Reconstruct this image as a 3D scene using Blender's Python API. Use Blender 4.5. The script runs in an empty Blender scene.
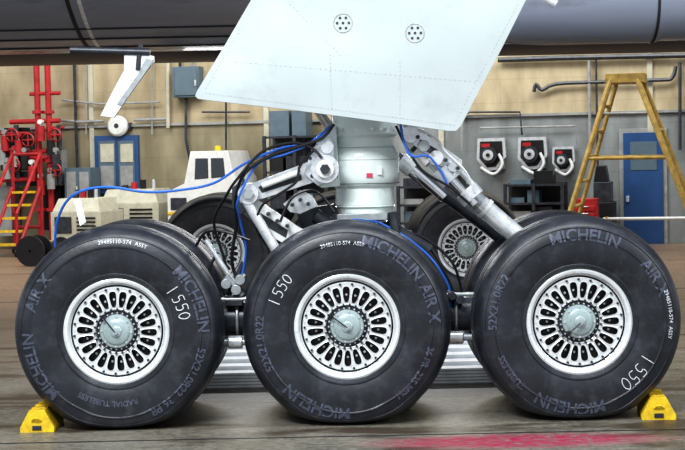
import bpy, bmesh, math, random
from math import radians, sin, cos, pi
from mathutils import Vector, Matrix
random.seed(3)
scene = bpy.context.scene
scene.view_settings.view_transform = 'Standard'
try: scene.view_settings.look = 'Medium High Contrast'
except Exception as ex: print(ex)

# ---------------------------------------------------------------- camera
F = 1550.0
H = 1.757
CAM = Vector((0, -10, H))
R = Matrix.Rotation(radians(90 - 2.55), 3, 'X') @ Matrix.Rotation(radians(-1.2), 3, 'Z')
cd = bpy.data.cameras.new('camera'); co = bpy.data.objects.new('camera', cd)
scene.collection.objects.link(co); scene.camera = co
cd.sensor_width = 36; cd.lens = F * 36 / 685
cd.clip_end = 200
co.matrix_world = Matrix.Translation(CAM) @ R.to_4x4()

def at(u, v, Y):
    d = R @ Vector(((u - 342.5) / F, (225 - v) / F, -1))
    return CAM + d * ((Y - CAM.y) / d.y)

WA = math.atan2(18.97 - 21.96, 5.56 + 6.43)
WO = Vector((0, 20.36, 0))
WX = Vector((cos(WA), sin(WA), 0)); WN = Vector((WX.y, -WX.x, 0))
WM = Matrix(((WX.x, -WN.x, 0, WO.x), (WX.y, -WN.y, 0, WO.y), (0, 0, 1, 0), (0, 0, 0, 1)))
def atw(u, v, off):
    """wall-frame coordinates (s, y', z) on plane 'off' metres in front of the back wall"""
    d = R @ Vector(((u - 342.5) / F, (225 - v) / F, -1))
    t = (off - (CAM - WO).dot(WN)) / d.dot(WN)
    P = CAM + d * t
    return Vector(((P - WO).dot(WX), -off, P.z))

# ---------------------------------------------------------------- materials
def pmat(name, col, rough=0.5, metal=0.0, var=0.12, scale=6.0, bump=0.0, bscale=60, spec=0.5, stretch=None, coat=0, grime=0.0, bdist=.02, dust=None):
    m = bpy.data.materials.new(name); m.use_nodes = True
    nt = m.node_tree; n = nt.nodes; l = nt.links
    b = n['Principled BSDF']
    b.inputs['Roughness'].default_value = rough
    b.inputs['Metallic'].default_value = metal
    b.inputs['Specular IOR Level'].default_value = spec
    b.inputs['Coat Weight'].default_value = coat
    tc = n.new('ShaderNodeTexCoord')
    src = tc.outputs['Object']
    if stretch:
        mp = n.new('ShaderNodeMapping'); mp.inputs['Scale'].default_value = stretch
        l.new(src, mp.inputs['Vector']); src = mp.outputs['Vector']
    nz = n.new('ShaderNodeTexNoise'); nz.inputs['Scale'].default_value = scale
    nz.inputs['Detail'].default_value = 6
    l.new(src, nz.inputs['Vector'])
    cr = n.new('ShaderNodeValToRGB')
    cr.color_ramp.elements[0].position = 0.3; cr.color_ramp.elements[1].position = 0.7
    cr.color_ramp.elements[0].color = tuple(max(0, c * (1 - var)) for c in col) + (1,)
    cr.color_ramp.elements[1].color = tuple(min(1, c * (1 + var)) for c in col) + (1,)
    l.new(nz.outputs['Fac'], cr.inputs['Fac'])
    out = cr.outputs['Color']
    def overlay(sc, lo, hi, amt, colr, out):
        n3 = n.new('ShaderNodeTexNoise'); n3.inputs['Scale'].default_value = sc; n3.inputs['Detail'].default_value = 8
        n3.inputs['Roughness'].default_value = .65
        l.new(src, n3.inputs['Vector'])
        r3 = n.new('ShaderNodeValToRGB'); r3.color_ramp.elements[0].position = lo; r3.color_ramp.elements[1].position = hi
        r3.color_ramp.elements[0].color = (0, 0, 0, 1); r3.color_ramp.elements[1].color = (amt,) * 3 + (1,)
        l.new(n3.outputs['Fac'], r3.inputs['Fac'])
        mx = n.new('ShaderNodeMix'); mx.data_type = 'RGBA'; l.new(r3.outputs['Color'], mx.inputs[0])
        l.new(out, mx.inputs[6]); mx.inputs[7].default_value = colr; return mx.outputs[2]
    if grime: out = overlay(scale * 3, .56, .72, grime, (.05, .04, .035, 1), out)
    if dust: out = overlay(9, .5, .75, dust, (.10, .105, .125, 1), out)
    l.new(out, b.inputs['Base Color'])
    if bump:
        n2 = n.new('ShaderNodeTexNoise'); n2.inputs['Scale'].default_value = bscale
        n2.inputs['Detail'].default_value = 4 if bscale > 5 else 1
        l.new(src, n2.inputs['Vector'])
        bp = n.new('ShaderNodeBump'); bp.inputs['Strength'].default_value = bump
        bp.inputs['Distance'].default_value = bdist
        l.new(n2.outputs['Fac'], bp.inputs['Height']); l.new(bp.outputs['Normal'], b.inputs['Normal'])
    return m

M_tyre = pmat('tyre_rubber', (0.017, 0.019, 0.026), 0.38, var=0.4, scale=5, bump=0.06, bscale=40, spec=0.55, dust=.35)
M_tread = pmat('tread_rubber', (0.015, 0.017, 0.023), 0.42, var=0.3, scale=8, bump=0.12, spec=.6, dust=.3)
M_letter = pmat('moulded_letter_rubber', (0.075, 0.085, 0.12), 0.4, var=0.3, scale=20)
M_chalk = pmat('chalk_white', (0.66, 0.68, 0.72), 0.9, var=0.2, scale=40)
M_rim = pmat('wheel_white_paint', (0.66, 0.69, 0.71), 0.25, var=0.08, scale=12, coat=0.35, grime=.35)
M_rimg = pmat('wheel_grey_metal', (0.40, 0.43, 0.45), 0.3, 0.4, var=0.2, scale=20)
M_cap = pmat('hubcap_grey_green', (0.34, 0.42, 0.43), 0.28, 0.1, var=0.12, scale=14, grime=.4)
M_black = pmat('black_parts', (0.010, 0.010, 0.012), 0.4, var=0.3)
M_dark = pmat('dark_metal', (0.045, 0.050, 0.062), 0.35, 0.3, var=0.4, scale=12)
M_strut = pmat('strut_paint_pale_green', (0.78, 0.87, 0.85), 0.25, var=0.06, scale=5, coat=0.4, grime=.3)
M_door = pmat('gear_door_paint', (0.425, 0.475, 0.485), 0.33, var=0.08, scale=1.4, coat=.15, grime=.12, bump=.5, bscale=1.0, bdist=.12)
M_chrome = pmat('chrome', (0.86, 0.88, 0.90), 0.10, 1.0, var=0.05)
M_silver = pmat('silver_paint', (0.72, 0.75, 0.78), 0.20, 0.45, var=0.18, scale=15, grime=.5)
M_white = pmat('white_paint', (0.74, 0.76, 0.76), 0.3, var=0.08, grime=.25)
M_body = pmat('fuselage_grey', (0.20, 0.22, 0.28), 0.27, var=0.14, scale=1.2, coat=0.3, stretch=(0.3, 1, 1), grime=.4)
M_bodyd = pmat('fuselage_dark', (0.05, 0.055, 0.075), 0.4, var=0.2, scale=2)
M_seam = pmat('seam_dark', (0.01, 0.01, 0.012), 0.6)
M_blue = pmat('blue_hose', (0.03, 0.15, 0.62), 0.35)
M_yellow = pmat('chock_yellow', (0.74, 0.50, 0.02), 0.5, var=0.25, scale=18, bump=0.1, grime=.7)
M_red = pmat('red_paint', (0.40, 0.02, 0.025), 0.4, var=0.25)
M_gblue = pmat('door_blue', (0.025, 0.08, 0.22), 0.4, var=0.1)
M_beige = pmat('equipment_beige', (0.52, 0.51, 0.41), 0.45, var=0.12, grime=.4)
M_grey = pmat('equipment_grey', (0.3, 0.31, 0.31), 0.5, var=0.2, grime=.4)
M_boxb = pmat('box_bluegrey', (0.10, 0.15, 0.19), 0.45, var=0.1)
M_glass = pmat('dark_glass', (0.03, 0.04, 0.05), 0.1, spec=0.8)
M_wood = pmat('ladder_yellow_wood', (0.44, 0.30, 0.08), 0.6, var=0.3, scale=10, grime=.4)
M_alu = pmat('aluminium', (0.8, 0.82, 0.85), 0.4, 0.1, var=0.12, scale=10)
M_magenta = pmat('placard_red', (0.6, 0.05, 0.12), 0.5)

# ---------------------------------------------------------------- mesh builder
class MB:
    def __init__(s):
        s.bm = bmesh.new(); s.mats = []; s.T = None
    def mi(s, m):
        if m not in s.mats: s.mats.append(m)
        return s.mats.index(m)
    def v(s, p):
        p = Vector(p)
        if s.T is not None: p = s.T @ p
        return s.bm.verts.new(p)
    def f(s, vs, mi, smooth=False):
        try:
            f = s.bm.faces.new(vs); f.material_index = mi; f.smooth = smooth; return f
        except Exception:
            return None
    def box(s, c, size, m, rot=None):
        mi = s.mi(m); c = Vector(c); hx, hy, hz = [x / 2 for x in size]
        vs = []
        for x in (-hx, hx):
            for y in (-hy, hy):
                for z in (-hz, hz):
                    p = Vector((x, y, z))
                    if rot is not None: p = rot @ p
                    vs.append(s.v(c + p))
        for q in ((0, 1, 3, 2), (4, 6, 7, 5), (0, 4, 5, 1), (2, 3, 7, 6), (0, 2, 6, 4), (1, 5, 7, 3)):
            s.f([vs[i] for i in q], mi)
    def box2(s, a, b, m):
        a = Vector(a); b = Vector(b)
        s.box((a + b) / 2, [abs(x) for x in (b - a)], m)
    def cyl(s, p0, p1, r0, m, r1=None, seg=24, cap=True):
        mi = s.mi(m); p0 = Vector(p0); p1 = Vector(p1)
        if r1 is None: r1 = r0
        ax = (p1 - p0)
        if ax.length < 1e-6: return
        ax.normalize()
        up = Vector((0, 0, 1)) if abs(ax.z) < 0.9 else Vector((1, 0, 0))
        e1 = ax.cross(up).normalized(); e2 = ax.cross(e1)
        A = []; B = []
        for i in range(seg):
            t = 2 * pi * i / seg; d = e1 * cos(t) + e2 * sin(t)
            A.append(s.v(p0 + d * r0)); B.append(s.v(p1 + d * r1))
        for i in range(seg):
            j = (i + 1) % seg
            s.f([A[i], A[j], B[j], B[i]], mi, True)
        if cap:
            s.f(A[::-1], mi); s.f(B, mi)
    def lathe(s, prof, o, m, seg=48, axis='Y', mfun=None):
        """prof: list of (r, a) ; a = distance along axis"""
        mi = s.mi(m); o = Vector(o); rings = []
        for r, a in prof:
            ring = []
            for i in range(seg):
                t = 2 * pi * i / seg
                if axis == 'Y': p = Vector((r * cos(t), a, r * sin(t)))
                elif axis == 'Z': p = Vector((r * cos(t), r * sin(t), a))
                else: p = Vector((a, r * cos(t), r * sin(t)))
                ring.append(s.v(o + p))
            rings.append(ring)
        for k in range(len(rings) - 1):
            mk = mi if mfun is None else s.mi(mfun(k))
            for i in range(seg):
                j = (i + 1) % seg
                s.f([rings[k][i], rings[k][j], rings[k + 1][j], rings[k + 1][i]], mk, True)
        return rings
    def capring(s, ring, m):
        s.f(ring, s.mi(m))
    def tube(s, pts, r, m, seg=8, sub=6):
        pts = [Vector(p) for p in pts]
        if sub > 1 and len(pts) > 2:
            out = []
            for i in range(len(pts) - 1):
                a = pts[max(i - 1, 0)]; b = pts[i]; c = pts[i + 1]; d = pts[min(i + 2, len(pts) - 1)]
                for k in range(sub):
                    t = k / sub
                    out.append(0.5 * ((2 * b) + (c - a) * t + (2 * a - 5 * b + 4 * c - d) * t * t + (3 * b - a - 3 * c + d) * t ** 3))
            out.append(pts[-1]); pts = out
        mi = s.mi(m); prev = None; e1 = None
        for i, p in enumerate(pts):
            tg = (pts[min(i + 1, len(pts) - 1)] - pts[max(i - 1, 0)])
            if tg.length < 1e-9: continue
            tg.normalize()
            if e1 is None:
                up = Vector((0, 0, 1)) if abs(tg.z) < 0.9 else Vector((1, 0, 0))
                e1 = tg.cross(up).normalized()
            else:
                e1 = (e1 - tg * e1.dot(tg))
                if e1.length < 1e-6: e1 = tg.orthogonal()
                e1.normalize()
            e2 = tg.cross(e1)
            ring = [s.v(p + (e1 * cos(2 * pi * k / seg) + e2 * sin(2 * pi * k / seg)) * r) for k in range(seg)]
            if prev:
                for k in range(seg):
                    j = (k + 1) % seg
                    s.f([prev[k], prev[j], ring[j], ring[k]], mi, True)
            else: s.f(ring[::-1], mi)
            prev = ring
        s.f(prev, mi)
    def prism(s, pts, vec, m, side=None):
        mi = s.mi(m); ms = mi if side is None else s.mi(side)
        vec = Vector(vec)
        A = [s.v(p) for p in pts]; B = [s.v(Vector(p) + vec) for p in pts]
        s.f(A, mi); s.f(B[::-1], mi)
        n = len(A)
        for i in range(n):
            j = (i + 1) % n
            s.f([A[i], B[i], B[j], A[j]], ms)
    def mesh(s, name, recalc=True):
        if recalc: bmesh.ops.recalc_face_normals(s.bm, faces=s.bm.faces)
        me = bpy.data.meshes.new(name); s.bm.to_mesh(me); s.bm.free()
        for m in s.mats: me.materials.append(m)
        me.set_sharp_from_angle(angle=radians(35))
        return me
    def obj(s, name, parent=None, bevel=0, recalc=True):
        me = s.mesh(name, recalc)
        o = bpy.data.objects.new(name, me); scene.collection.objects.link(o)
        if parent: o.parent = parent
        if bevel:
            b = o.modifiers.new('bevel', 'BEVEL'); b.width = bevel; b.segments = 2
            b.limit_method = 'ANGLE'; b.angle_limit = radians(40)
        return o

def empty(name, loc=(0, 0, 0)):
    e = bpy.data.objects.new(name, None); scene.collection.objects.link(e)
    e.location = loc; e.empty_display_size = 0.1
    return e
def inst(name, me, parent):
    o = bpy.data.objects.new(name, me); scene.collection.objects.link(o); o.parent = parent
    return o

# ---------------------------------------------------------------- wheel (origin = axle at sidewall plane)
AX = 0.647     # axle height
KR = 1.028
side = [(0.335, .060), (0.345, .040), (0.365, .024), (0.370, .014), (0.377, .014), (0.381, .018), (0.41, .010), (0.45, .003), (0.50, .001),
        (0.535, .003), (0.540, -.002), (0.546, -.002), (0.550, .006), (0.575, .011), (0.598, .022), (0.602, .017), (0.610, .022), (0.628, .042), (0.642, .068),
        (0.653, .105), (0.661, .150)]
crown = [(0.664, .165), (0.646, .168), (0.646, .182), (0.667, .185), (0.670, .212), (0.651, .215), (0.651, .231), (0.671, .234)]
def kr(r): return r if r < .4 else r + (r - .4) / .27 * .67 * (KR - 1)
side = [(kr(r), y * (1 if r < .4 else .9)) for r, y in side]; crown = [(kr(r), y * .95) for r, y in crown]
def yside(r):
    for (a, b), (c, d) in zip(side, side[1:]):
        if a <= r <= c and c > a: return b + (d - b) * (r - a) / (c - a)
    return side[0][1] if r < side[0][0] else side[-1][1]
half = side + crown
prof = half + [(r, 0.5 - y) for r, y in reversed(half)]
def flat(p):
    # loaded tyre: flattened at the contact patch, slight bulge
    z = p.z
    if z < -0.50:
        k = (-0.50 - z) / 0.19
        z2 = -0.50 - (0.147 * (1 - math.exp(-1.3 * k)) / (1 - math.exp(-1.3)))
        p.z = max(z2, -AX)
        yc = p.y - 0.25
        p.y = 0.25 + yc * (1 + 0.03 * min(k, 1))
    return p
b = MB()
ns = len(side)
b.lathe(prof, (0, 0, 0), M_tyre, seg=144, mfun=lambda k: M_tread if ns - 1 <= k <= len(prof) - ns else M_tyre)
for v in b.bm.verts: v.co = flat(v.co.copy())
tyre_me = b.mesh('tyre')

b = MB()
b.lathe([(0.330, .10), (0.352, .055), (0.355, .035), (0.348, .022), (0.334, .016), (0.320, .020), (0.312, .034), (0.307, .052), (0.302, .055)], (0, 0, 0), M_rim, 96)
b.lathe([(0.302, .055), (0.300, .078), (0.291, .080)], (0, 0, 0), M_black, 96)
b.lathe([(0.291, .080), (0.290, .050), (0.286, .045), (0.268, .047)], (0, 0, 0), M_rim, 96)
b.lathe([(0.150, .050), (0.145, .046), (0.138, .050), (0.136, .070), (0.128, .070)], (0, 0, 0), M_rim, 64)
NS = 22; mi = b.mi(M_rim); mk = b.mi(M_black)
def pol(r, t, y): return Vector((r * cos(t), y, r * sin(t)))
r_in, r_out = 0.150, 0.268
q = []
for i in range(5): q.append((-.5 + i / 5, -.5))
for i in range(5): q.append((.5, -.5 + i / 5))
for i in range(5): q.append((.5 - i / 5, .5))
for i in range(5): q.append((-.5, .5 - i / 5))
for k in range(NS):
    tc = 2 * pi * k / NS; dt = 2 * pi / NS
    O = []; I = []; D = []
    for a, c in q:
        O.append(b.v(pol((r_in + r_out) / 2 + c * (r_out - r_in), tc + a * dt, .050 - 0.003 * (c + .5))))
        L = (abs(a) ** 3 + abs(c) ** 3) ** (1 / 3.0)
        aa, cc = a / L * .36, c / L * .44
        rr = (r_in + r_out) / 2 + cc * (r_out - r_in)
        I.append(b.v(pol(rr, tc + aa * dt, .044)))
        D.append(b.v(pol(rr, tc + aa * dt, .10)))
    n = len(q)
    for i in range(n):
        j = (i + 1) % n
        b.f([O[i], O[j], I[j], I[i]], mi)
        b.f([I[i], I[j], D[j], D[i]], mk)
    b.cyl(pol(0.205, tc, .080), pol(0.205, tc, .10), .008, M_silver, seg=8)
    tb = tc + dt / 2
    b.cyl(pol(0.277, tb, .030), pol(0.277, tb, .050), .0085, M_dark, seg=6)
    b.cyl(pol(0.143, tb, .030), pol(0.143, tb, .052), .008, M_dark, seg=6)
for k in range(NS):
    tb = 2 * pi * (k + .5) / NS
    b.cyl(pol(0.120, tb, .045), pol(0.120, tb, .072), .006, M_silver, seg=6)
b.lathe([(0.33, .101), (0.02, .101)], (0, 0, 0), M_black, 48)
b.lathe([(0.137, .068), (0.108, .062)], (0, 0, 0), M_dark, 64)
rings = b.lathe([(0.110, .068), (0.110, .030), (0.104, .020), (0.088, .016), (0.086, .010), (0.078, .004), (0.04, .000), (0.036, -.006), (0.028, -.010), (0.004, -.011)], (0, 0, 0), M_cap, 64)
b.capring(rings[-1], M_cap)
for k in range(8):
    t = 2 * pi * k / 8
    b.cyl(pol(0.097, t, .010), pol(0.097, t, .022), .006, M_silver, seg=8)
rim_me = b.mesh('rim')
b = MB()
b.lathe([(0.330, .10), (0.30, .13), (0.29, .37), (0.335, .42), (0.352, .46), (0.33, .48), (0.30, .46), (0.27, .38)], (0, 0, 0), M_rim, 48)
b.lathe([(0.27, .38), (0.27, .30), (0.10, .30), (0.10, .5)], (0, 0, 0), M_dark, 48)
barrel_me = b.mesh('rim_barrel')

def arcmap(x, y, tc, r0, off=0.004):
    r = r0 + y; t = tc - x / r0
    p = Vector((r * cos(t), yside(r) - off, r * sin(t)))
    return flat(p)

def arc_text(txt, size, deg, r0, mat, parent, off=0.003, spacing=1.0, xs=1.0):
    cu = bpy.data.curves.new('lettering', 'FONT'); cu.body = txt; cu.size = size
    cu.space_character = spacing; cu.resolution_u = 3; cu.offset = size * (0.025 if mat is M_letter else .004)
    to = bpy.data.objects.new('tmp', cu); scene.collection.objects.link(to)
    bpy.context.view_layer.update()
    dg = bpy.context.evaluated_depsgraph_get()
    me = bpy.data.meshes.new_from_object(to.evaluated_get(dg))
    bpy.data.objects.remove(to); 
    bm = bmesh.new(); bm.from_mesh(me)
    bmesh.ops.triangulate(bm, faces=bm.faces)
    bmesh.ops.subdivide_edges(bm, edges=bm.edges, cuts=2)
    xsx = [v.co.x for v in bm.verts]; cx = (min(xsx) + max(xsx)) / 2
    for v in bm.verts:
        v.co = arcmap((v.co.x - cx) * xs, v.co.y - size * .35, radians(deg), r0, off)
    bm.to_mesh(me); bm.free()
    me.materials.clear(); me.materials.append(mat)
    o = bpy.data.objects.new('lettering', me); scene.collection.objects.link(o); o.parent = parent
    return o

DIG = {'1': [(.35, 1.05), (.3, .5), (.25, -.05)],
       '5': [(.95, 1.0), (.35, 1.0), (.3, .6), (.65, .62), (.8, .35), (.6, .02), (.1, .05)],
       '0': [(.5, 1), (.2, .75), (.15, .3), (.45, 0), (.8, .25), (.85, .7), (.55, 1)]}
def chalk(parent, deg, r0, size):
    b = MB(); x = -1.9 * size * .75
    for ch in '1550':
        pts = [arcmap(x + px * size * .7, (py - .5) * size, radians(deg), r0, .002) for px, py in DIG[ch]]
        b.tube(pts, .0030, M_chalk, seg=5, sub=3)
        x += size * .78
    b.obj('chalk_marking', parent)

def hand(parent, deg, L=0.13):
    b = MB(); t = radians(deg)
    b.cyl((0, -.016, 0), (cos(t) * L, -.008, sin(t) * L), .0045, M_black, seg=8)
    b.cyl((cos(t) * L, -.015, sin(t) * L), (cos(t) * L, .05, sin(t) * L), .012, M_black, seg=12)
    b.cyl((0, -.018, 0), (0, -.008, 0), .014, M_rimg, seg=16)
    b.obj('valve_stem', parent)

XN = [-1.485, 0.016, 1.528]
def wheel(x, y, spin=0):
    e = empty('aircraft_wheel', (x, y, AX))
    t = inst('tyre', tyre_me, e); r = inst('rim', rim_me, e); r.rotation_euler = (0, radians(spin), 0)
    r.location = (0, .02, 0)
    inst('rim_barrel', barrel_me, e)
    return e
W = [wheel(XN[0], 0, 3), wheel(XN[1], 0, 8), wheel(XN[2], 0, 0)]
BIG = 0.105; RL = .572
arc_text('29485110-574  ASSY', .036, 84, .59, M_chalk, W[0], spacing=1.05)
arc_text('MICHELIN', BIG, 22, RL, M_letter, W[0])
arc_text('AIR X', BIG, 152, RL, M_letter, W[0])
arc_text('MICHELIN', BIG, 203, RL, M_letter, W[0])
arc_text('52X21.0R22  36 PR', .07, -40, .57, M_letter, W[0])
arc_text('RADIAL TUBELESS', .05, 262, .47, M_letter, W[0])
chalk(W[0], 24, .46, .075); hand(W[0], 128)
arc_text('29485110-574  ASSY', .034, 92, .55, M_chalk, W[1], spacing=1.0)
arc_text('MICHELIN', BIG, 56, RL, M_letter, W[1])
arc_text('AIR X', BIG, 15, RL, M_letter, W[1])
arc_text('MICHELIN', BIG, 247, .56, M_letter, W[1])
arc_text('52X21.0R22', .075, 190, .57, M_letter, W[1])
arc_text('36 PR  235 MPH', .06, -35, .56, M_letter, W[1])
chalk(W[1], 150, .50, .07); hand(W[1], 143)
arc_text('MICHELIN', BIG, 86, RL, M_letter, W[2])
arc_text('AIR X', BIG, 30, RL, M_letter, W[2])
arc_text('29485110-574  ASSY', .036, 4, .59, M_chalk, W[2], spacing=1.05)
arc_text('MICHELIN', BIG, 262, .56, M_letter, W[2])
arc_text('52X21.0R22', .075, 165, .57, M_letter, W[2])
arc_text('TUBELESS', .06, 215, .56, M_letter, W[2])
chalk(W[2], -42, .50, .085); hand(W[2], 222, 0.1)
for x in XN: wheel(x, 0.90, 5)
YF = 8.2; XF = [-1.50, -0.02, 1.46]
for x in XF:
    wheel(x, YF, 4); wheel(x, YF + .92, 5)

# ---------------------------------------------------------------- landing gear (truck + strut)
def gear(name, xs, Y0, detail):
    e = empty(name, (0, 0, 0))
    YC = Y0 + 0.70
    b = MB()
    b.cyl((xs[0] - .12, YC, AX), (xs[2] + .12, YC, AX), .12, M_dark, seg=32)
    for x in xs:
        b.cyl((x, Y0 + .12, AX), (x, Y0 + 1.02, AX), .075, M_dark, seg=24)
        b.cyl((x, YC - .12, AX), (x, YC + .12, AX), .17, M_dark, seg=32)
        for yy in (Y0 + .43, Y0 + .82):
            b.cyl((x, yy, AX), (x, yy + .12, AX), .245, M_dark, seg=32)
            for k in range(10):
                t = 2 * pi * k / 10
                b.cyl((x + .2 * cos(t), yy - .01, AX + .2 * sin(t)), (x + .2 * cos(t), yy + .14, AX + .2 * sin(t)), .03, M_silver, seg=10)
    xs_ = at(365, 200, YC).x if detail else xs[1] + .12
    b.box((xs_, YC, AX + .06), (.42, .36, .36), M_dark)
    if detail:
        b.cyl((xs[0], YC - .2, AX - .14), (xs[2], YC - .2, AX - .14), .024, M_rimg, seg=16)
        b.cyl((xs[0], YC - .16, AX + .15), (xs[2], YC - .16, AX + .15), .014, M_rimg, seg=12)
        for x in (xs[0] + .74, xs[1] + .74):
            b.cyl((x - .05, YC - .2, AX - .14), (x + .05, YC - .2, AX - .14), .045, M_silver, seg=16)
            b.cyl((x, YC, AX), (x + .02, YC, AX), .15, M_rimg, seg=32)
    b.obj('truck_beam', e, bevel=.008)
    b = MB()
    o = (xs_, YC, 0)
    def zz(v): return at(365, v, YC).z
    if detail:
        b.lathe([(.165, AX + .15), (.165, zz(222)), (.15, zz(221)), (.15, zz(208))], o, M_chrome, 48, 'Z')
        b.lathe([(.13, zz(215)), (.185, zz(214)), (.19, zz(210)), (.19, zz(207)), (.205, zz(204)), (.20, zz(188)), (.215, zz(186)), (.238, zz(181)), (.242, zz(176)),
                 (.242, zz(158)), (.236, zz(153)), (.222, zz(150)), (.215, zz(146)), (.212, zz(138)), (.228, zz(135)), (.23, zz(126)), (.215, zz(122)), (.21, 3.15)], o, M_strut, 64, 'Z')
        for v in (160, 207): b.lathe([(.244, zz(v)), (.247, zz(v - 1)), (.244, zz(v - 2))] if v == 160 else [(.19, zz(v)), (.212, zz(v - 1)), (.19, zz(v - 3))], o, M_strut, 64, 'Z')
        for k in range(14):
            t = 2 * pi * k / 14
            b.cyl((xs_ + .222 * cos(t), YC + .222 * sin(t), zz(130)), (xs_ + .235 * cos(t), YC + .235 * sin(t), zz(130)), .012, M_silver, seg=8)
        b.lathe([(.2425, zz(183.5)), (.2425, zz(182.8))], o, M_dark, 64, 'Z')
        b.lathe([(.213, zz(148)), (.222, zz(147.4)), (.213, zz(146.8))], o, M_rimg, 64, 'Z')
        b.box((xs_ + .03, YC - .24, zz(175)), (.04, .014, .03), M_magenta)
        b.box((xs_ + .10, YC - .226, zz(171)), (.03, .02, .05), M_white)
    else:
        b.lathe([(.15, AX + .1), (.15, 1.45)], o, M_chrome, 32, 'Z')
        b.lathe([(.13, 1.4), (.2, 1.42), (.2, 1.6), (.235, 1.65), (.235, 1.9), (.21, 1.95), (.21, 3.6)], o, M_strut, 32, 'Z')
        b.cyl((xs_ + .1, YC, 1.9), (xs_ + 1.2, YC, 3.3), .08, M_dark)
        b.cyl((xs_ - .1, YC, 1.9), (xs_ - 1.0, YC, 3.3), .06, M_silver)
    b.obj('shock_strut', e)
    return e
G = gear('main_landing_gear', XN, 0, True)
G2 = gear('main_landing_gear', XF, YF, False)

# left linkage
b = MB()
def P(u, v, Y=.45): return at(u, v, Y)
def ycyl(u, v, r, Y0, Y1, m, seg=24):
    p = at(u, v, Y0); b.cyl((p.x, Y0, p.z), (p.x, Y1, p.z), r, m, seg=seg)
def plate(pts, Y, th, m):
    b.prism([at(u, v, Y) for u, v in pts], (0, th, 0), m)
plate([(318, 140), (336, 126), (340, 186), (322, 188), (306, 178), (308, 160)], .50, .12, M_strut)
plate([(312, 148), (332, 136), (336, 180), (318, 186), (304, 174)], .38, .05, M_silver)
ycyl(325, 169, .095, .30, .75, M_silver, 32)
ycyl(325, 169, .060, .27, .30, M_white, 24)
ycyl(325, 169, .035, .24, .27, M_dark, 6)
ycyl(327, 147, .045, .33, .6, M_silver)
plate([(318, 158), (322, 180), (262, 199), (240, 203), (238, 192), (250, 184)], .42, .05, M_silver)
plate([(300, 169), (302, 180), (262, 193), (258, 187)], .415, .01, M_dark)
plate([(318, 158), (322, 180), (262, 199), (240, 203), (238, 192), (250, 184)], .60, .05, M_silver)
ycyl(248, 194, .07, .36, .70, M_silver, 28); ycyl(248, 194, .04, .33, .36, M_rimg, 6)
b.cyl(P(300, 172, .38), P(262, 186, .38), .020, M_white)
plate([(238, 196), (258, 200), (300, 228), (330, 240), (330, 254), (296, 250), (262, 232)], .46, .05, M_white)
plate([(256, 210), (288, 230), (286, 238), (262, 224)], .455, .01, M_dark)
b.cyl(P(246, 200, .4), P(276, 250, .4), .035, M_silver)
b.cyl(P(300, 228, .5), P(280, 252, .5), .04, M_dark)
plate([(283, 204), (300, 190), (312, 196), (318, 206), (300, 214), (290, 212)], .5, .08, M_silver)
plate([(270, 238), (296, 226), (306, 250), (282, 262)], .62, .1, M_dark)
plate([(296, 210), (334, 204), (336, 232), (302, 232)], .7, .1, M_dark)
for (u, v) in ((292, 205), (300, 200), (308, 204), (268, 214), (277, 221), (287, 226), (312, 176), (336, 176), (310, 158)):
    ycyl(u, v, .014, .37, .52, M_dark, 6)
plate([(232, 188), (244, 178), (250, 210), (240, 215), (232, 206)], .72, .06, M_dark)
for (u, v) in ((226, 284), (236, 290), (240, 280)):
    ycyl(u, v, .035, .50, .68, M_rimg, 16)
b.cyl(P(206, 240, .62), P(240, 292, .55), .018, M_silver)
b.cyl(P(226, 276, .55), P(242, 296, .55), .024, M_rimg)
b.cyl(P(244, 262, .6), P(226, 300, .6), .02, M_dark)
b.box(P(234, 300, .58), (.12, .1, .07), M_dark)
for (u, v) in ((452, 296), (460, 300), (447, 310)):
    ycyl(u, v, .03, .50, .68, M_dark, 16)
# right side brace
b.cyl(P(404, 126, .55), P(450, 178, .45), .055, M_silver, seg=28)
b.cyl(P(412, 134, .50), P(434, 160, .46), .078, M_white, seg=28)
b.cyl(P(419, 142, .49), P(422, 145.5, .488), .084, M_dark, seg=28)
b.cyl(P(441, 168, .45), P(452, 181, .44), .082, M_silver, seg=28)
b.cyl(P(450, 178, .44), P(475, 205, .42), .034, M_chrome, seg=28)
b.cyl(P(466, 190, .43), P(474, 199, .42), .085, M_silver, seg=28)
b.cyl(P(472, 197, .58), P(530, 246, .58), .062, M_rimg, seg=28)
b.cyl(P(480, 204, .58), P(530, 247, .58), .066, M_silver, seg=28)
b.cyl(P(484, 207.5, .58), P(487, 210, .58), .074, M_white, seg=28)
b.cyl(P(440, 150, .42), P(478, 190, .40), .02, M_silver)
plate([(404, 124), (420, 130), (462, 160), (462, 172), (440, 166), (410, 142)], .38, .04, M_silver)
plate([(420, 139), (438, 150), (436, 156), (418, 147)], .375, .01, M_dark)
ycyl(411, 134, .06, .32, .6, M_silver); ycyl(424, 146, .04, .32, .5, M_rimg); ycyl(436, 158, .05, .33, .5, M_white)
ycyl(454, 166, .04, .33, .5, M_silver)
for (u, v) in ((418, 137), (430, 150), (446, 160), (458, 168)): ycyl(u, v, .014, .28, .36, M_dark, 8)
b.cyl(P(396, 158, .9), P(500, 236, .9), .05, M_dark, seg=24)
b.cyl(P(410, 168, .86), P(444, 198, .86), .035, M_chrome, seg=24)
b.cyl(P(400, 160, .86), P(412, 170, .86), .06, M_silver, seg=24)
b.box(P(362, 217, .5), (.34, .06, .045), M_rimg)
b.cyl(P(336, 214, .52), P(336, 232, .52), .03, M_dark)
b.cyl(P(392, 212, .52), P(396, 236, .52), .03, M_dark)
b.cyl(P(315, 215, .6), P(345, 236, .6), .05, M_dark)
b.cyl(P(385, 225, .6), P(430, 250, .6), .05, M_dark)
b.obj('linkage', G, bevel=.003)

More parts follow.
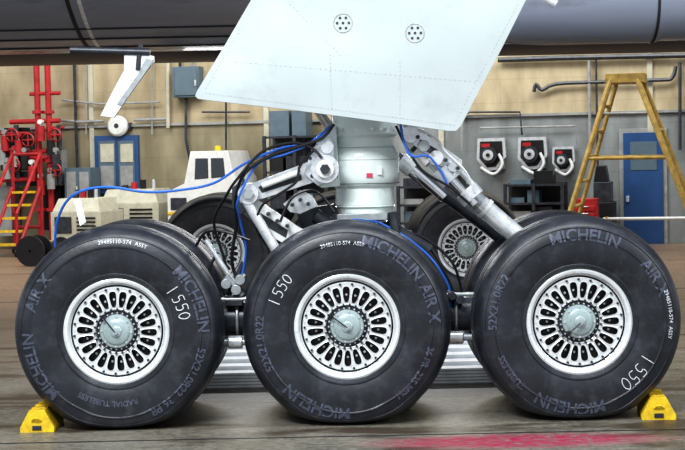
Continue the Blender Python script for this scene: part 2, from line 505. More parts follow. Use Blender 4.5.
# hoses
b = MB()
def hose(pts, r, m, Y=.35):
    b.tube([at(p[0], p[1], p[2] if len(p) > 2 else Y) for p in pts], r, m)
hose([(55, 256, .7), (57, 222, .6), (72, 196, .5), (104, 187, .45), (146, 192, .4), (180, 190, .4), (214, 183, .4), (246, 163, .38), (282, 148, .36), (308, 144, .34), (330, 126, .34)], .009, M_blue)
hose([(242, 292, .6), (232, 262, .55), (236, 226, .5), (236, 196, .4), (246, 172, .3), (270, 156, .3), (300, 146, .3), (322, 138, .3), (334, 124, .3)], .012, M_black)
hose([(232, 290, .6), (224, 258, .6), (214, 222, .55), (226, 196, .4), (238, 178, .3), (262, 152, .3), (290, 143, .3), (310, 147, .3), (322, 158, .28)], .010, M_black)
hose([(240, 285, .6), (246, 250, .55), (240, 220, .45), (238, 200, .33), (258, 164, .31), (286, 154, .31), (314, 142, .31), (330, 130, .31)], .008, M_blue, .3)
hose([(270, 250, .5), (256, 226, .4), (262, 206, .36), (276, 196, .34), (296, 182, .32), (300, 166, .32), (314, 150, .3)], .009, M_black)
hose([(280, 222, .36), (292, 198, .36), (310, 190, .36), (322, 196, .38), (334, 212, .4)], .009, M_black)
hose([(250, 240, .5), (226, 232, .55), (206, 232, .6), (196, 246, .65)], .010, M_black)
hose([(226, 300, .6), (214, 286, .6), (210, 268, .6), (218, 252, .6)], .011, M_black)
hose([(400, 122, .3), (404, 142, .3), (412, 156, .3), (428, 156, .28), (440, 170, .3), (448, 186, .33)], .008, M_blue)
hose([(396, 126, .35), (408, 150, .32), (424, 172, .32), (448, 186, .32), (470, 204, .35)], .009, M_black)
hose([(330, 224, .52), (348, 219, .48), (372, 221, .48), (384, 225, .5), (410, 240, .55), (434, 262, .55), (450, 290, .58), (450, 312, .6)], .008, M_blue)
hose([(404, 236, .58), (430, 248, .58), (446, 276, .58), (456, 300, .6)], .012, M_black)
hose([(396, 230, .58), (424, 238, .58), (452, 262, .58), (462, 292, .6)], .010, M_black)
hose([(300, 236, .5), (318, 226, .52), (340, 228, .54), (380, 232, .54)], .011, M_black)
hose([(414, 128, .33), (436, 138, .3), (446, 152, .3), (466, 172, .3), (474, 192, .33)], .007, M_white)
b.obj('hydraulic_hoses', G)
b = MB()
b.prism([at(74, 200, .48), at(80, 198, .48), at(86, 222, .48), at(80, 226, .48)], (0, .01, 0), M_white)
b.obj('warning_tag', G)

# ---------------------------------------------------------------- gear door
b = MB(); YD = .12
poly = [(286, -60), (251, 0), (226, 43), (197, 91), (195, 96), (198, 99), (300, 111), (400, 124), (448, 131), (456, 131), (461, 126), (476, 97), (500, 52), (526, 0), (556, -60)]
b.prism([at(u, v, YD) for u, v in poly], (0, .05, 0), M_door, M_rimg)
for (cu, cv) in ((343, 23), (415, 33)):
    for k in range(7):
        t = 2 * pi * k / 6
        rr = 0 if k == 6 else .038
        p = at(cu, cv, YD)
        b.cyl((p.x + rr * cos(t), YD - .003, p.z + rr * sin(t)), (p.x + rr * cos(t), YD, p.z + rr * sin(t)), .009, M_dark, seg=10)
    b.lathe([(.058, YD - .0005), (.058, YD - .003), (.063, YD - .003), (.063, YD - .0005)], (at(cu, cv, YD).x, 0, at(cu, cv, YD).z), M_rimg, 32)
def rivets(p0, p1, n):
    for i in range(n):
        t = i / (n - 1)
        p = at(p0[0] + (p1[0] - p0[0]) * t, p0[1] + (p1[1] - p0[1]) * t, YD)
        b.cyl((p.x, YD - .002, p.z), (p.x, YD, p.z), .004, M_rimg, seg=6)
rivets((206, 93), (454, 125), 70)
rivets((255, 4), (206, 88), 24); rivets((518, 4), (456, 120), 30)
rivets((330, 55), (332, 108), 14); rivets((400, 62), (400, 118), 14)
rivets((236, 62), (480, 82), 50)
rivets((290, 4), (340, 55), 16)
for (u, v) in ((352, 60), (382, 100)):
    p = at(u, v, .17); b.cyl((p.x, .16, p.z), (p.x, .55, p.z), .04, M_strut)
b.obj('gear_door_panel', G, bevel=.003)

# ---------------------------------------------------------------- aircraft body
b = MB()
ZF = 5.537
b.lathe([(2.8, -11), (2.8, 11)], (0, 4.0, ZF), M_body, 160, 'X')
b.lathe([(1.2, -11), (1.2, 11)], (0, 7.5, 4.045), M_bodyd, 96, 'X')
for u in (66, 78, 668):
    X = at(u, 30, 2.6).x
    b.lathe([(2.79, X - .016), (2.806, X - .016), (2.806, X + .016), (2.79, X + .016)], (0, 4.0, ZF), M_seam if u != 78 else M_silver, 160, 'X')
for ang in (-108, -103, -97):
    t = radians(ang); y = 4.0 + 2.802 * cos(t); z = ZF + 2.802 * sin(t)
    b.cyl((-11, y, z), (11, y, z), .010, M_seam, seg=6)
p0 = at(520, 44, 2.4); zc = p0.z + .34
b.lathe([(.01, p0.x - .9), (.20, p0.x - .7), (.32, p0.x - .3), (.35, p0.x + .2), (.35, at(655, 44, 2.4).x), (.33, at(662, 44, 2.4).x), (.33, 5.5), (.2, 8), (.01, 9)], (0, 2.45, zc), M_body, 48, 'X')
X = at(655, 44, 2.3).x
b.lathe([(.345, X - .01), (.356, X - .01), (.356, X + .01), (.345, X + .01)], (0, 2.45, zc), M_seam, 48, 'X')
b.cyl(at(545, -2, 1.5), at(556, 4, 1.5), .03, M_silver)
b.obj('aircraft_fuselage')
b = MB()
b.prism([at(u, v, 2.5) for u, v in ((124, 50), (154, 56), (154, 62), (146, 72), (128, 97), (114, 118), (100, 116), (112, 92), (124, 70))], (0, .04, 0), M_white, M_rimg)
b.prism([at(u, v, 2.49) for u, v in ((146, 58), (154, 60), (146, 72), (122, 106), (117, 104), (138, 74))], (0, .01, 0), M_rimg)
b.cyl(at(70, 50, 2.5), at(150, 52, 2.5), .03, M_dark)
b.cyl(at(140, 44, 2.5), at(138, 70, 2.5), .02, M_dark)
b.obj('fuselage_access_panel', bevel=.004)

# ---------------------------------------------------------------- chocks
def chock(u, v, Y, L, ang):
    b = MB()
    w = .110
    prof_ = [(-w, 0), (w, 0), (w, .035), (w * .45, .145), (-w * .45, .145), (-w, .035)]
    b.prism([(x, 0, z) for x, z in prof_], (0, L, 0), M_yellow)
    for k in range(3):
        b.box((0, .08 + k * L / 3, .148), (w * .8, .02, .012), M_yellow)
    b.tube([(-.03, -.005, .08), (0, -.03, .10), (.03, -.005, .08)], .008, M_yellow)
    b.box((0, -.003, .03), (.06, .006, .03), M_dark)
    o = b.obj('wheel_chock', bevel=.008)
    p = at(u, v, Y); o.location = (p.x, Y, 0); o.rotation_euler = (0, 0, radians(ang))
    return o
chock(37, 428, 0.02, .36, 0)
chock(659, 418, 0.0, .36, -6)

# ---------------------------------------------------------------- aluminium platform
b = MB()
for i in range(5):
    b.box2((-1.3, 1.75 + i * .2, 0.0), (1.3, 1.93 + i * .2, .12 + .028 * i), M_alu)
for k in range(5):
    b.box2((-1.3, 1.72, .015 + k * .024), (1.3, 1.75, .03 + k * .024), M_alu)
b.box2((-1.3, 1.735, 0), (1.3, 1.75, .12), M_rimg)
b.obj('aluminium_platform')

# ---------------------------------------------------------------- room: floor
def floor_mat():
    m = bpy.data.materials.new('hangar_floor'); m.use_nodes = True
    nt = m.node_tree; n = nt.nodes; l = nt.links; bs = n['Principled BSDF']
    tc = n.new('ShaderNodeTexCoord')
    def noise(sc, stretch=(1, 1, 1), det=8, rough=.6):
        mp = n.new('ShaderNodeMapping'); mp.inputs['Scale'].default_value = stretch
        l.new(tc.outputs['Object'], mp.inputs['Vector'])
        z = n.new('ShaderNodeTexNoise'); z.inputs['Scale'].default_value = sc; z.inputs['Detail'].default_value = det
        z.inputs['Roughness'].default_value = rough
        l.new(mp.outputs['Vector'], z.inputs['Vector']); return z.outputs['Fac']
    def ramp(f, a, b_, ca=(0, 0, 0, 1), cb=(1, 1, 1, 1)):
        r = n.new('ShaderNodeValToRGB'); r.color_ramp.elements[0].position = a; r.color_ramp.elements[1].position = b_
        r.color_ramp.elements[0].color = ca; r.color_ramp.elements[1].color = cb
        l.new(f, r.inputs['Fac']); return r.outputs['Color']
    def mix(fac, a, b_):
        x = n.new('ShaderNodeMix'); x.data_type = 'RGBA'
        if isinstance(fac, float): x.inputs[0].default_value = fac
        else: l.new(fac, x.inputs[0])
        for s_, i in ((a, 6), (b_, 7)):
            if isinstance(s_, tuple): x.inputs[i].default_value = s_
            else: l.new(s_, x.inputs[i])
        return x.outputs[2]
    base = ramp(noise(1.6), .35, .65, (0.075, 0.068, 0.055, 1), (0.19, 0.175, 0.14, 1))
    fine = ramp(noise(16, (1, 1.6, 1)), .42, .58)
    c = mix(fine, base, mix(0.5, base, (0.28, 0.26, 0.22, 1)))
    st = ramp(noise(1.1, (.6, 2.2, 1)), .50, .60)
    c = mix(st, c, (0.055, 0.04, 0.028, 1))
    spk = ramp(noise(40, (1, 2, 1)), .58, .64)
    c = mix(spk, c, (0.02, 0.017, 0.014, 1))
    sp = n.new('ShaderNodeSeparateXYZ'); l.new(tc.outputs['Object'], sp.inputs[0])
    mr = n.new('ShaderNodeMapRange'); mr.inputs[1].default_value = 2; mr.inputs[2].default_value = 9
    l.new(sp.outputs['Y'], mr.inputs[0])
    tan = mix(fine, (0.30, 0.195, 0.12, 1), (0.17, 0.11, 0.075, 1))
    mm = n.new('ShaderNodeMath'); mm.operation = 'MULTIPLY'; mm.inputs[1].default_value = .8
    l.new(mr.outputs[0], mm.inputs[0])
    c = mix(mm.outputs[0], c, tan)
    mp = n.new('ShaderNodeMapping'); mp.inputs['Location'].default_value = (-1.05, .62, 0)
    l.new(tc.outputs['Object'], mp.inputs['Vector'])
    ms = n.new('ShaderNodeMapping'); ms.inputs['Scale'].default_value = (.95, 3.6, 0)
    l.new(mp.outputs['Vector'], ms.inputs['Vector'])
    ln = n.new('ShaderNodeVectorMath'); ln.operation = 'LENGTH'; l.new(ms.outputs['Vector'], ln.inputs[0])
    inv = n.new('ShaderNodeMapRange'); inv.inputs[1].default_value = 1; inv.inputs[2].default_value = .5
    l.new(ln.outputs['Value'], inv.inputs[0])
    m2 = n.new('ShaderNodeMath'); m2.operation = 'MULTIPLY'; l.new(inv.outputs[0], m2.inputs[0])
    l.new(ramp(noise(14, (1, 2.5, 1)), .38, .54), m2.inputs[1])
    c = mix(m2.outputs[0], c, (0.34, 0.015, 0.07, 1))
    l.new(c, bs.inputs['Base Color'])
    rr = n.new('ShaderNodeMapRange'); rr.inputs[3].default_value = .22; rr.inputs[4].default_value = .65
    l.new(noise(1.5), rr.inputs[0]); l.new(rr.outputs[0], bs.inputs['Roughness'])
    bp = n.new('ShaderNodeBump'); bp.inputs['Strength'].default_value = .3; bp.inputs['Distance'].default_value = .01
    l.new(noise(25), bp.inputs['Height']); l.new(bp.outputs['Normal'], bs.inputs['Normal'])
    return m
b = MB(); fm = floor_mat()
b.box2((-22, -16, -.2), (22, 30, 0), fm)
b.obj('floor')
b = MB()
for y in (-.35, 4.6, 9.5, 14.5):
    b.box2((-22, y - .012, 0.0), (22, y + .012, .002), M_seam)
for x in (-6, 6):
    b.box2((x - .012, -16, 0.0), (x + .012, 14, .002), M_seam)
b.obj('trim_1')

# wall
def wall_mat():
    m = bpy.data.materials.new('hangar_wall'); m.use_nodes = True
    nt = m.node_tree; n = nt.nodes; l = nt.links; bs = n['Principled BSDF']; bs.inputs['Roughness'].default_value = .7
    tc = n.new('ShaderNodeTexCoord')
    sp = n.new('ShaderNodeSeparateXYZ'); l.new(tc.outputs['Object'], sp.inputs[0])
    nz = n.new('ShaderNodeTexNoise'); nz.inputs['Scale'].default_value = 1.5; nz.inputs['Detail'].default_value = 8
    mp = n.new('ShaderNodeMapping'); mp.inputs['Scale'].default_value = (1.6, 1, .6)
    l.new(tc.outputs['Object'], mp.inputs['Vector']); l.new(mp.outputs['Vector'], nz.inputs['Vector'])
    def gt(s_, v):
        x = n.new('ShaderNodeMath'); x.operation = 'GREATER_THAN'; x.inputs[1].default_value = v; l.new(s_, x.inputs[0]); return x.outputs[0]
    def mix(fac, a, b_, mode='MIX'):
        x = n.new('ShaderNodeMix'); x.data_type = 'RGBA'; x.blend_type = mode
        if isinstance(fac, float): x.inputs[0].default_value = fac
        else: l.new(fac, x.inputs[0])
        for s_, i in ((a, 6), (b_, 7)):
            if isinstance(s_, tuple): x.inputs[i].default_value = s_
            else: l.new(s_, x.inputs[i])
        return x.outputs[2]
    low = mix(gt(sp.outputs['X'], 0.6), (0.31, 0.275, 0.185, 1), (0.27, 0.30, 0.315, 1))
    up = mix(gt(sp.outputs['X'], 0.6), (0.48, 0.405, 0.27, 1), (0.56, 0.485, 0.33, 1))
    c = mix(gt(sp.outputs['Z'], ZB), low, up)
    r = n.new('ShaderNodeValToRGB'); r.color_ramp.elements[0].position = .35; r.color_ramp.elements[1].position = .65
    r.color_ramp.elements[0].color = (.66, .64, .61, 1); r.color_ramp.elements[1].color = (1.05, 1.05, 1.05, 1)
    l.new(nz.outputs['Fac'], r.inputs['Fac'])
    c = mix(1.0, c, r.outputs['Color'], 'MULTIPLY')
    cx = n.new('ShaderNodeCombineXYZ'); l.new(sp.outputs['X'], cx.inputs[0]); l.new(sp.outputs['Z'], cx.inputs[1])
    bk = n.new('ShaderNodeTexBrick'); bk.inputs['Scale'].default_value = 1.0; bk.inputs['Brick Width'].default_value = .9
    bk.inputs['Row Height'].default_value = .45; bk.inputs['Mortar Size'].default_value = .008
    bk.inputs['Color1'].default_value = (1, 1, 1, 1); bk.inputs['Color2'].default_value = (.97, .97, .97, 1); bk.inputs['Mortar'].default_value = (.88, .87, .85, 1)
    l.new(cx.outputs[0], bk.inputs['Vector'])
    c = mix(1.0, c, bk.outputs['Color'], 'MULTIPLY')
    l.new(c, bs.inputs['Base Color'])
    return m
ZB = (atw(60, 127, 0).z + atw(600, 114, 0).z) / 2
def wobj(b, name, bevel=0):
    o = b.obj(name, bevel=bevel); o.matrix_world = WM; return o
b = MB(); b.box2((-14, 0, 0), (14, .3, 9), wall_mat()); wobj(b, 'wall_back')
b = MB(); b.box2((-14, -.06, ZB - .02), (14, 0, ZB + .03), M_grey); wobj(b, 'trim_2')
b = MB()
for s_ in (-9, -5.2, -1.5, 2.0, 5.95, 9):
    b.box2((s_ - .05, -.05, 0), (s_ + .05, 0, 9), M_beige)
wobj(b, 'trim_3')

def wb(b, u0, v0, u1, v1, off, dep, m, floor_=False):
    a = atw(u0, v0, off); c = atw(u1, v1, off)
    z1 = 0 if floor_ else c.z
    b.box2((a.x, -off, a.z), (c.x, -off + dep, z1), m)
b = MB()
wb(b, 619, 129, 668, 250, .05, .05, M_grey, True)
wb(b, 623, 133, 664, 250, .08, .06, M_gblue, True)
wb(b, 630, 142, 657, 170, .09, .02, M_boxb)
wb(b, 626, 196, 629, 202, .12, .05, M_silver)
wobj(b, 'door_1', .005)
b = MB()
a = atw(604, 219, 1.25); c = atw(760, 219, 1.25)
b.cyl(a, (c.x, c.y, a.z), .03, M_white)
for x in (a.x + .05, c.x - .1): b.cyl((x, -1.25, 0), (x, -1.25, a.z + .04), .03, M_yellow); b.cyl((x, -1.25, 0), (x, -1.25, .04), .15, M_black)
wobj(b, 'barrier_rail')

# A-frame ladder
b = MB()
LO = 3.2
def wl(u, v, off): return atw(u, v, off)
def leg(u0, v0, u1, v1, o0, o1, m=M_wood, r=.045):
    p = wl(u0, v0, o0); q_ = wl(u1, v1, o1)
    if v1 > 230: q_ = p + (q_ - p) * ((p.z - 0) / (p.z - q_.z))
    b.cyl(p, q_, r, m, seg=8); return p, q_
L1 = leg(611, 78, 563, 236, LO, LO + .5, r=.05); L2 = leg(618, 78, 572, 240, LO - .7, LO - 1.0, r=.038)
L3 = leg(637, 78, 700, 240, LO, LO + .5, r=.05); L4 = leg(642, 78, 706, 240, LO - .7, LO - 1.0, r=.038)
for t in (.16, .3, .44, .58, .72, .86):
    p = L1[0].lerp(L1[1], t); q_ = L2[0].lerp(L2[1], t); b.cyl(p, q_, .03, M_wood, seg=8)
    b.box((p + q_) / 2, (.1, (p - q_).length, .03), M_wood)
    if t in (.3, .72):
        p = L3[0].lerp(L3[1], t); q_ = L4[0].lerp(L4[1], t); b.cyl(p, q_, .03, M_wood, seg=8)
for t in (.45,):
    b.cyl(L1[0].lerp(L1[1], t), L3[0].lerp(L3[1], t), .03, M_wood, seg=8)
    b.cyl(L2[0].lerp(L2[1], t), L4[0].lerp(L4[1], t), .03, M_wood, seg=8)
b.cyl(L1[0].lerp(L1[1], .2), L3[0].lerp(L3[1], .2), .02, M_grey, seg=8)
a = wl(605, 74, LO); c = wl(645, 82, LO)
b.box2((a.x, -LO - .05, a.z), (c.x, -LO + .75, c.z), M_wood)
wobj(b, 'a_frame_ladder', .004)

# wall-mounted hose reels
for (u, v, w_, h_) in ((492, 154, 13, 15), (533, 153, 13, 15), (564, 159, 10, 11)):
    b = MB()
    p = atw(u, v, .1); sc = w_ / 13
    wb(b, u - w_, v - h_, u + w_, v + h_, .06, .06, M_grey)
    pr = [(-.26, .3), (.26, .3), (.28, -.05), (.1, -.30), (-.1, -.32), (-.28, -.1)]
    b.prism([(p.x + x * sc, -.2, p.z + z * sc) for x, z in pr], (0, .14, 0), M_silver)
    b.prism([(p.x + x * sc * .8, -.215, p.z + z * sc * .8) for x, z in pr], (0, .014, 0), M_black)
    b.cyl((p.x - .04 * sc, -.32, p.z - .02), (p.x - .04 * sc, -.2, p.z - .02), .16 * sc, M_dark, seg=28)
    b.cyl((p.x - .04 * sc, -.36, p.z - .02), (p.x - .04 * sc, -.32, p.z - .02), .10 * sc, M_silver, seg=28)
    b.cyl((p.x - .04 * sc, -.40, p.z - .02), (p.x - .04 * sc, -.36, p.z - .02), .035 * sc, M_black, seg=20)
    b.box2((p.x - .18 * sc, -.235, p.z + .13 * sc), (p.x - .02 * sc, -.21, p.z + .20 * sc), M_red)
    b.tube([(p.x + .15 * sc, -.25, p.z), (p.x + .22 * sc, -.28, p.z - .2 * sc), (p.x + .05 * sc, -.26, p.z - .38 * sc), (p.x - .2 * sc, -.24, p.z - .25 * sc)], .03, M_white)
    wobj(b, 'hose_reel')

# conduits / pipes
b = MB()
def wt(pts, r, m, off=.12, sub=1): b.tube([atw(u, v, off) for u, v in pts], r, m, sub=sub)
wt([(534, 92), (536, 84), (542, 90), (556, 84), (600, 82), (660, 80), (672, 78), (676, 66)], .035, M_dark, sub=3)
wt([(498, 60), (560, 58), (700, 55)], .05, M_dark)
wt([(589, 60), (590, 140)], .03, M_grey); wt([(680, 62), (680, 150)], .03, M_dark); wt([(596, 60), (598, 180)], .02, M_dark)
wt([(462, 116), (470, 112), (520, 112), (522, 135)], .02, M_dark)
wt([(480, 132), (480, 128), (575, 126), (576, 145)], .02, M_grey)
wt([(462, 150), (462, 112)], .03, M_grey)
wt([(202, 112), (240, 112), (250, 112)], .02, M_dark)
wt([(226, 90), (226, 150)], .02, M_dark)
wobj(b, 'pipe_conduit')
b = MB()
wt([(60, 120), (80, 122), (104, 121)], .03, M_grey); wt([(134, 120), (168, 119)], .03, M_grey)
wt([(74, 60), (76, 132), (78, 180)], .03, M_dark); wt([(62, 100), (100, 104), (160, 102)], .02, M_grey)
wt([(168, 60), (168, 128)], .04, M_beige)
for u in (86, 152): wt([(u, 60), (u, 134)], .015, M_grey)
wobj(b, 'pipe_conduit')
b = MB(); wb(b, 172, 67, 199, 97, .3, .3, M_boxb); wb(b, 174, 69, 197, 95, .33, .03, M_boxb); wb(b, 194, 80, 196, 86, .36, .04, M_silver)
wt([(186, 96), (186, 140), (190, 160)], .03, M_dark); wt([(180, 68), (180, 50)], .03, M_dark); wt([(192, 68), (192, 50)], .02, M_grey)
wobj(b, 'electrical_box', .01)
b = MB()
a = atw(119, 126, .1); b.lathe([(.21, -.12), (.21, -.2), (.17, -.24), (.05, -.25), (.04, -.2)], (a.x, 0, a.z), M_white, 32); b.capring([b.v((a.x + .05 * cos(t * pi / 8), -.25, a.z + .05 * sin(t * pi / 8))) for t in range(16)], M_dark)
b.box((a.x, -.06, a.z), (.5, .12, .12), M_dark)
wobj(b, 'flood_lamp')

b = MB()
wb(b, 94, 136, 139, 193, .10, .10, M_gblue)
wb(b, 98, 141, 116, 189, .13, .05, M_boxb); wb(b, 118, 141, 135, 189, .13, .05, M_boxb)
wb(b, 100, 144, 114, 162, .14, .03, M_beige); wb(b, 120, 144, 133, 162, .14, .03, M_beige)
wb(b, 100, 166, 114, 186, .14, .03, M_grey); wb(b, 120, 166, 133, 186, .14, .03, M_grey)
wobj(b, 'window_1', .004)

# red sprinkler riser / pipe rack left
b = MB()
for u in (36, 47):
    p = atw(u, 55, .8); b.cyl((p.x, -.8, 0), (p.x, -.8, p.z), .06, M_red, seg=16)
    for zf in (.2, .45, .7): b.cyl((p.x, -.8, p.z * zf), (p.x, -.8, p.z * zf + .06), .11, M_red, seg=16)
for (u0, u1, v, r) in ((10, 60, 122, .05), (0, 47, 152, .05), (20, 60, 158, .04), (30, 60, 94, .04), (-10, 40, 180, .05), (-10, 36, 134, .03), (47, 64, 128, .03)):
    p = atw(u0, v, .8); q_ = atw(u1, v, .8); b.cyl(p, (q_.x, q_.y, p.z), r, M_red, seg=14)
for (u, v) in ((12, 135), (28, 140), (55, 135), (14, 165), (55, 170)):
    p = atw(u, v, 1.0); b.lathe([(.12, -.02), (.14, 0), (.12, .02)], (p.x, -1.0, p.z), M_red, 20); b.cyl((p.x, -1.02, p.z), (p.x, -.75, p.z), .03, M_red)
    b.cyl((p.x - .12, -1, p.z), (p.x + .12, -1, p.z), .015, M_red); b.cyl((p.x, -1, p.z - .12), (p.x, -1, p.z + .12), .015, M_red)
    b.cyl((p.x, -.8, p.z - .3), (p.x, -.8, p.z + .2), .05, M_dark)
for (u, v) in ((6, 142), (20, 146), (8, 170), (26, 160), (52, 146), (57, 160), (42, 132), (3, 156), (16, 158), (33, 172), (42, 186), (52, 180)):
    p = atw(u, v, .9); b.cyl((p.x, -.95, p.z - .18), (p.x, -.95, p.z + .12), .08, random.choice([M_black, M_red, M_dark, M_grey]), seg=14)
    b.cyl((p.x, -1.0, p.z + .2), (p.x, -.9, p.z + .2), .05, random.choice([M_white, M_red, M_grey]), seg=14); b.cyl((p.x, -.95, p.z + .1), (p.x, -.95, p.z + .2), .02, M_silver, seg=8)
wb(b, 4, 128, 24, 148, .7, .3, M_black); wb(b, 50, 150, 62, 185, .6, .3, M_grey); wb(b, 0, 152, 34, 170, .65, .3, M_black)
wb(b, 6, 172, 30, 186, .7, .4, M_dark); wb(b, 40, 186, 62, 230, .6, .4, M_black); wb(b, -8, 186, 12, 236, .5, .4, M_grey)
wobj(b, 'sprinkler_riser')

# yellow/red rolling steps
b = MB()
OF = 2.0
x0 = atw(10, 200, OF).x; x1 = atw(38, 200, OF).x; zt = atw(24, 188, OF).z
for i in range(5):
    z = zt * (i + 1) / 5 * .95
    y = -OF - .9 + i * .22
    b.box2((x0 + .05, y, z - .04), (x1 - .05, y + .25, z), M_yellow)
for x in (x0, x1):
    b.cyl((x, -OF - .95, 0.08), (x, -OF + .1, zt), .035, M_red, seg=8)
    b.cyl((x, -OF + .15, 0.08), (x, -OF + .15, zt + .7), .035, M_red, seg=8)
    b.cyl((x, -OF - .95, 0.08), (x, -OF - .95, .8), .03, M_red, seg=8)
    b.cyl((x, -OF - .95, .8), (x, -OF + .15, zt + .65), .03, M_red, seg=8)
    b.cyl((x - .03, -OF - .95, .08), (x + .03, -OF - .95, .08), .08, M_black, seg=16); b.cyl((x - .03, -OF + .15, .08), (x + .03, -OF + .15, .08), .08, M_black, seg=16)
b.cyl((x0, -OF + .15, zt + .65), (x1, -OF + .15, zt + .65), .03, M_red, seg=8); b.cyl((x0, -OF + .15, zt * .4), (x1, -OF + .15, zt * .4), .03, M_red, seg=8)
wobj(b, 'rolling_steps')

def cart(u0, u1, vt, off, body, name, dep=1.2):
    b = MB()
    a = atw(u0, vt, off); c = atw(u1, vt, off); w_ = c.x - a.x; zt = a.z
    b.box2((a.x, -off, .28), (c.x, -off + dep, zt * .78), body)
    b.prism([(a.x + .02, -off + .03, zt * .78), (c.x - .02, -off + .03, zt * .78), (c.x - w_ * .12, -off + .15, zt), (a.x + w_ * .1, -off + .15, zt)], (0, dep - .2, 0), body)
    b.box2((a.x + w_ * .08, -off - .02, zt * .42), (a.x + w_ * .42, -off, zt * .7), M_dark)
    for k in range(5): b.box2((a.x + w_ * .52, -off - .02, zt * (.4 + k * .065)), (a.x + w_ * .9, -off, zt * (.43 + k * .065)), M_black)
    b.box2((a.x - .05, -off - .03, .22), (c.x + .05, -off + dep + .03, .30), M_dark)
    for x in (a.x + w_ * .2, c.x - w_ * .2):
        for y in (-off, -off + dep - .15):
            b.cyl((x, y - .02, .2), (x, y + .14, .2), .2, M_black, seg=24); b.cyl((x, y - .03, .2), (x, y, .2), .1, M_grey, seg=20)
    b.tube([(a.x, -off + .3, .28), (a.x - .25, -off + .2, .3), (a.x - .3, -off + .1, .12)], .025, M_yellow)
    b.cyl((c.x - .2, -off + .3, zt * .9), (c.x - .2, -off + .3, zt + .18), .03, M_silver)
    for k in range(3): b.cyl((a.x + w_ * (.3 + .15 * k), -off + .5, zt * .98), (a.x + w_ * (.3 + .15 * k), -off + .5, zt + .08 + .05 * k), .06, [M_dark, M_red, M_black][k], seg=12)
    wobj(b, name, .012)
cart(98, 158, 190, 1.4, M_beige, 'ground_power_cart', 1.1)
cart(50, 100, 199, 3.4, M_beige, 'ground_power_cart', 1.1)
b = MB(); wb(b, 64, 168, 92, 240, .7, .5, M_boxb, True); wb(b, 66, 172, 77, 236, .72, .04, M_grey); wb(b, 79, 172, 90, 236, .72, .04, M_grey)
for z in (1.0, 1.1, 1.2): b.cyl(Vector((atw(77, 200, .74).x, -.74, z)), Vector((atw(77, 200, .74).x, -.74, z + .06)), .02, M_silver)
wobj(b, 'storage_cabinet', .005)
# white tug vehicle
b = MB(); off = 1.6
a = atw(166, 152, off); c = atw(236, 152, off); w_ = c.x - a.x; zt = a.z
b.prism([(a.x, -off, .35), (c.x, -off, .35), (c.x, -off, zt * .72), (a.x + w_ * .95, -off, zt * .78), (a.x + w_ * .88, -off, zt), (a.x + w_ * .35, -off, zt), (a.x + w_ * .25, -off, zt * .68), (a.x, -off, zt * .60)], (0, 1.3, 0), M_white)
b.prism([(a.x + w_ * .40, -off - .01, zt * .72), (a.x + w_ * .60, -off - .01, zt * .73), (a.x + w_ * .60, -off - .01, zt * .93), (a.x + w_ * .42, -off - .01, zt * .93)], (0, .03, 0), M_glass)
b.prism([(a.x + w_ * .64, -off - .01, zt * .73), (a.x + w_ * .84, -off - .01, zt * .74), (a.x + w_ * .82, -off - .01, zt * .93), (a.x + w_ * .64, -off - .01, zt * .93)], (0, .03, 0), M_glass)
b.box2((a.x + w_ * .05, -off - .02, zt * .42), (a.x + w_ * .28, -off, zt * .54), M_dark)
b.box2((a.x, -off - .02, zt * .37), (c.x, -off, zt * .40), M_yellow)
b.box2((a.x - .05, -off - .03, .3), (c.x + .05, -off + 1.33, .42), M_dark)
for x in (a.x + w_ * .2, c.x - w_ * .2):
    b.cyl((x, -off - .04, .3), (x, -off + 1.34, .3), .3, M_black, seg=28); b.cyl((x, -off - .06, .3), (x, -off - .03, .3), .14, M_white, seg=20)
b.cyl((a.x + w_ * .6, -off + .6, zt), (a.x + w_ * .6, -off + .6, zt + .10), .06, M_yellow)
wobj(b, 'tow_tractor', .015)
b = MB()
p = atw(34, 236, 5.2)
b.lathe([(.02, -.18), (.26, -.18), (.26, -.14), (.13, -.13), (.13, .13), (.26, .14), (.26, .18), (.02, .18)], (p.x, -5.2, .26), M_black, 32)
wobj(b, 'cable_drum')

b = MB(); off = 1.0
a = atw(590, 166, off); c = atw(613, 166, off)
b.box2((a.x, -off, .1), (c.x, -off + .8, a.z * .55), M_black)
b.box2((a.x + .05, -off + .05, a.z * .55), (c.x - .05, -off + .7, a.z * .8), M_dark)
b.prism([(a.x + .05, -off + .1, a.z * .8), (c.x - .1, -off + .1, a.z * .8), (c.x - .15, -off + .1, a.z), (a.x + .1, -off + .1, a.z)], (0, .5, 0), M_black)
b.cyl((c.x - .15, -off - .02, a.z * .3), (c.x - .15, -off, a.z * .3), .1, M_silver)
for x in (a.x + .1, c.x - .1): b.cyl((x, -off, .08), (x, -off + .1, .08), .08, M_black); b.cyl((x, -off + .7, .08), (x, -off + .8, .08), .08, M_black)
wobj(b, 'air_compressor', .01)
b = MB(); off = 1.9
a = atw(573, 199, off); c = atw(597, 199, off)
b.box2((a.x, -off, .12), (c.x, -off + .45, a.z), M_red)
for k in range(5): b.box2((a.x + .04, -off - .02, .2 + k * (a.z - .3) / 5), (c.x - .04, -off, .2 + (k + .8) * (a.z - .3) / 5), M_red); b.box2((a.x + .15, -off - .04, .2 + (k + .6) * (a.z - .3) / 5), (c.x - .15, -off - .02, .22 + (k + .6) * (a.z - .3) / 5), M_silver)
for x in (a.x + .08, c.x - .08):
    for y in (-off + .06, -off + .40): b.cyl((x, y - .02, .06), (x, y + .02, .06), .06, M_black); b.cyl((x, y, .06), (x, y, .14), .02, M_dark)
wobj(b, 'tool_chest', .008)
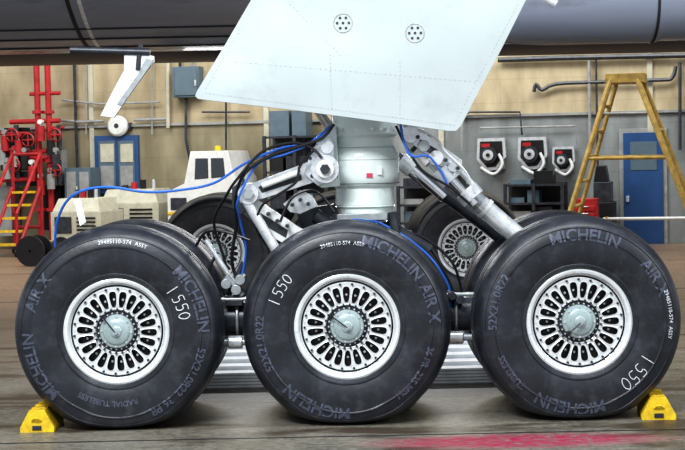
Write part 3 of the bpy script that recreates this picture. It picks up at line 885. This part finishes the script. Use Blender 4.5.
for (u0, u1, vt) in ((398, 470, 186), (505, 562, 184), (264, 325, 136)):
    b = MB(); off = .9
    a = atw(u0, vt, off); c = atw(u1, vt, off)
    for x in (a.x, (a.x + c.x) / 2, c.x):
        for y in (-off, -off + .7): b.box2((x - .03, y - .03, 0), (x + .03, y + .03, a.z), M_dark)
    nsh = 4
    for k in range(nsh):
        z = .1 + (a.z - .15) * k / (nsh - 1)
        b.box2((a.x, -off, z), (c.x, -off + .7, z + .04), M_dark)
        x = a.x + .08
        while x < c.x - .4:
            w_ = random.uniform(.2, .4); hh = random.uniform(.25, .8) * (a.z - .2) / (nsh - 1)
            b.box2((x, -off + .1, z + .04), (x + w_, -off + .6, z + .04 + hh), random.choice([M_black, M_grey, M_dark, M_boxb, M_black]))
            x += w_ + .06
    b.box2((a.x, -off + .68, 0), (c.x, -off + .7, a.z), M_black)
    wobj(b, 'storage_rack')

# ---------------------------------------------------------------- lights
w = bpy.data.worlds.new('world'); scene.world = w; w.use_nodes = True
bg = w.node_tree.nodes['Background']; bg.inputs[0].default_value = (0.88, 0.94, 1.0, 1); bg.inputs[1].default_value = 0.62
def area(name, loc, tgt, sx, sy, e, col=(1, 1, 1)):
    ld = bpy.data.lights.new(name, 'AREA'); ld.shape = 'RECTANGLE'; ld.size = sx; ld.size_y = sy; ld.energy = e; ld.color = col
    o = bpy.data.objects.new(name, ld); scene.collection.objects.link(o); o.location = loc
    o.rotation_euler = (Vector(tgt) - Vector(loc)).to_track_quat('-Z', 'Y').to_euler()
area('key_light_front', (-3, -7.5, 7.5), (0, 0, .8), 4, 1.5, 980, (.95, .98, 1))  # unseen key light, added for a soft highlight on the tyre tops
area('hangar_light_overhead', (0.5, -1.8, 7.0), (0, 0.2, .8), 7, .8, 330, (.92, .97, 1))
area('hangar_light_side', (9, -5, 5), (0, 0, 1), 2, 2, 240, (.95, .98, 1))
area('wall_fill_light', (0, 15, 8), (0, 20, 1.5), 16, 2, 1000, (1, .98, .92))  # unseen fill, added to brighten the back wall
area('hangar_light_left', (-8, 9, 7.5), (-4, 14, 0), 5, 5, 480, (1, .96, .9))
area('fill_light_under_fuselage', (0, 5.2, 2.55), (0, 4.6, 0), 3, .3, 110, (.97, .98, 1))  # added fill hidden behind the gear door, brightens the platform and far gear
